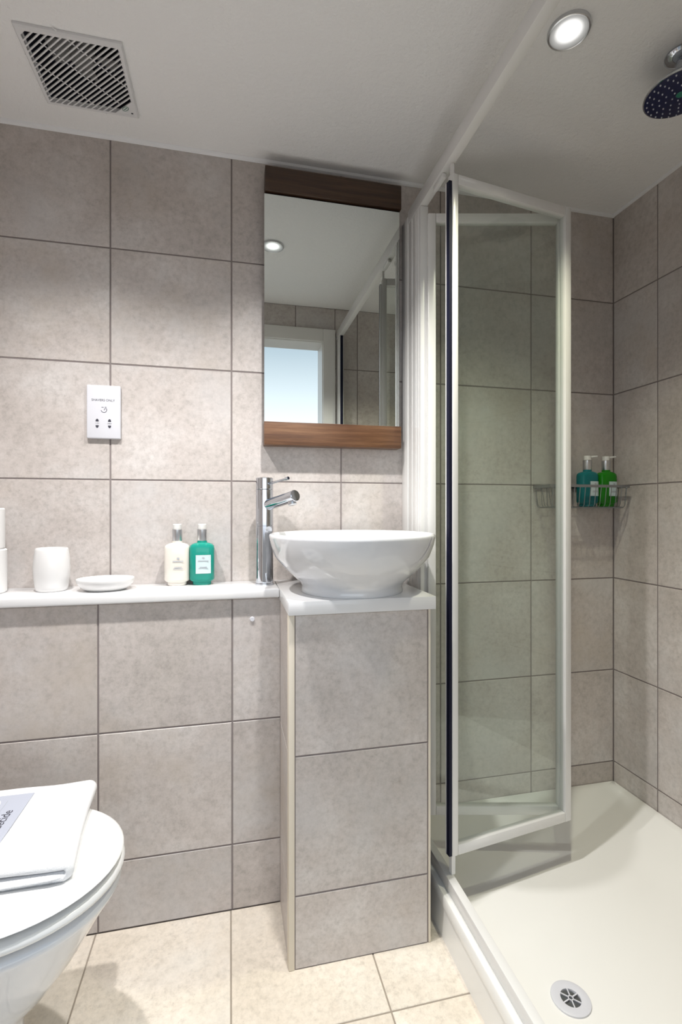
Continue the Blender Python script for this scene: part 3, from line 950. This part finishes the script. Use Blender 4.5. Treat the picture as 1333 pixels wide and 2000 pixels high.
# ------------------------------------------------------------------ toilet
CY = -0.517
to = thing('toilet', 'white toilet with closed lid beside the pedestal', 'toilet', (-0.25, CY, 0))
def dl(xtip, a, hw, xback, z, n=28, rb=0.05):
    """D-shaped loop: half ellipse at the front (towards +X), rounded-off back."""
    xc = xtip - a
    pts = []
    for k in range(n + 1):
        t = -PI / 2 + PI * k / n
        pts.append((xc + a * math.cos(t), CY + hw * math.sin(t), z))
    rb = min(rb, hw * 0.9)
    for k in range(1, 7):
        t = PI / 2 + PI / 2 * k / 6
        pts.append((xback + rb + rb * math.cos(t), CY + hw - rb + rb * math.sin(t), z))
    for k in range(0, 6):
        t = PI + PI / 2 * k / 6
        pts.append((xback + rb + rb * math.cos(t), CY - hw + rb + rb * math.sin(t), z))
    return pts
XB = XL + 0.002
secs = [(-0.020, 0.10, 0.100, 0.0), (-0.026, 0.10, 0.096, 0.012), (-0.036, 0.09, 0.085, 0.06), (-0.036, 0.09, 0.083, 0.150), (-0.030, 0.09, 0.086, 0.182), (-0.010, 0.10, 0.096, 0.200),
        (0.022, 0.13, 0.111, 0.225), (0.058, 0.16, 0.130, 0.270), (0.092, 0.18, 0.150, 0.325), (0.116, 0.195, 0.163, 0.362), (0.129, 0.20, 0.170, 0.380), (0.132, 0.20, 0.172, 0.388), (0.128, 0.20, 0.169, 0.396), (0.112, 0.19, 0.158, 0.3985)]
bm = bmesh.new()
loft(bm, [dl(xt, a, hw, XB, z) for xt, a, hw, z in secs])
obj('bowl', bm, M['porcelain'], to, smooth=60)
XBS = -0.335
bm = bmesh.new()
loft(bm, [dl(xt, a, hw, XBS + (0.138 - xt), z) for xt, a, hw, z in ((0.112, 0.18, 0.153, 0.4065), (0.130, 0.195, 0.169, 0.4072), (0.137, 0.20, 0.1755, 0.412), (0.138, 0.20, 0.176, 0.418), (0.133, 0.197, 0.172, 0.4240), (0.112, 0.18, 0.153, 0.4252))])
obj('seat', bm, M['seat'], to, smooth=60)
bm = bmesh.new()
loft(bm, [dl(xt, a, hw, XBS + (0.136 - xt), z) for xt, a, hw, z in ((0.104, 0.18, 0.148, 0.4345), (0.128, 0.195, 0.169, 0.4350), (0.136, 0.20, 0.1755, 0.4395), (0.1345, 0.20, 0.174, 0.4430), (0.128, 0.197, 0.169, 0.4480), (0.112, 0.185, 0.155, 0.4505), (0.06, 0.15, 0.11, 0.4520))])
obj('lid', bm, M['seat'], to, smooth=60)
for s in (-1, 1):
    bm = bmesh.new()
    tube(bm, [(-0.345, CY + s * 0.075 - 0.025, 0.424), (-0.345, CY + s * 0.075 + 0.025, 0.424)], 0.012, 16)
    box(bm, -0.356, -0.334, CY + s * 0.075 - 0.011, CY + s * 0.075 + 0.011, 0.397, 0.424)
    obj('hinge', bm, M['chrome'], to)
bm = bmesh.new()
box(bm, -0.333, -0.28, CY - 0.10, CY + 0.10, 0.3975, 0.4068, 0.001, 1)
obj('seat_buffer', bm, M['seat'], to)

# ------------------------------------------------------------------ towel and card
tw = thing('folded_towel', 'folded white terry towel lying on the closed toilet lid', 'towel', (-0.10, -0.46, 0.4525))
def towel_mesh(x0, xr, y0, y1, z0, z1, seed=3):
    """a towel folded once over its +X edge: U-shaped section swept along Y, soft ends, lower half sticking out a little."""
    rnd = random.Random(seed)
    ph = [rnd.uniform(0, 6) for _ in range(8)]
    h = z1 - z0
    t = h * 0.493
    zc_ = (z0 + z1) / 2
    nxs, na = 22, 12
    loops = []
    ny = 40
    for j in range(ny + 1):
        v = j / ny
        e = min(v, 1 - v) * (y1 - y0)
        k = math.sqrt(max(0.0, 1 - max(0.0, 1 - e / 0.007) ** 2)) if e < 0.007 else 1.0
        k = 0.45 + 0.55 * k
        y = y0 + (y1 - y0) * v
        x1 = xr(v)
        tt = t * k
        lift = 0.0010 * math.sin(8 * v + ph[0]) + 0.0007 * math.sin(19 * v + ph[1])
        def up(x): return z1 - t / 2 + 0.0011 * math.sin(22 * x + ph[2] + 4 * v) + 0.0008 * math.sin(47 * x + ph[3] + 9 * v) + lift * 0.5
        lo = z0 + t / 2
        pts = []
        xs_ = [x0 + (x1 - h / 2 - x0) * q / nxs for q in range(nxs + 1)]
        for x in xs_: pts.append((x, up(x) + tt / 2, 0))
        zu = up(xs_[-1])
        R_o, R_i = (zu - lo + tt) / 2, max((zu - lo - tt) / 2, 0.0003)
        zm = (zu + lo) / 2
        for q in range(1, na):
            a = PI / 2 - PI * q / na
            pts.append((xs_[-1] + R_o * k * math.cos(a), zm + R_o * math.sin(a), q / na))
        for x in reversed(xs_): pts.append((x, lo - tt / 2, 1))
        for x in xs_: pts.append((x, lo + tt / 2, 1))
        for q in range(1, 4):
            a = -PI / 2 + PI * q / 4
            pts.append((xs_[-1] + R_i * math.cos(a), zm + R_i * math.sin(a), 1 - q / 4))
        for x in reversed(xs_): pts.append((x, up(x) - tt / 2, 0))
        # the lower half sticks out at the front, less so towards the fold
        loops.append([(x, y - 0.009 * s_ * min(1, (x1 - x) / 0.03 + 0.15) * max(0, 1 - 3 * v), z) for x, z, s_ in pts])
    bm = bmesh.new()
    loft(bm, loops)
    return bm
obj('cloth', towel_mesh(-0.36, lambda v: 0.0745 - 0.030 * v - 0.004 * math.sin(PI * v), -0.598, -0.322, 0.4515, 0.4830), M['terry'], tw, smooth=70)
ca = thing('towel_card', 'pale grey printed card on the white towel', 'card', (-0.13, -0.45, 0.487))
zc = 0.4845
bm = bmesh.new()
box(bm, -0.225, -0.070, -0.585, -0.357, zc, zc + 0.0006)
obj('card_sheet', bm, M['card'], ca, smooth=0)
text('lettering', 'decide', 0.0235, Matrix.Translation((-0.0945, -0.4155, zc + 0.0009)) @ Matrix.Rotation(PI / 2, 4, 'Z'), M['ink'], ca, 'RIGHT')
obj('printed_rule', B(-0.1125, -0.1115, -0.50, -0.379, zc + 0.0007, zc + 0.0009), M['ink_grey'], ca, smooth=0)
bm = bmesh.new()
loft(bm, [circ(-0.150, -0.392, zc + 0.0008, 0.028, 32)], False, True)
obj('printed_circle', bm, M['card_white'], ca, smooth=0)
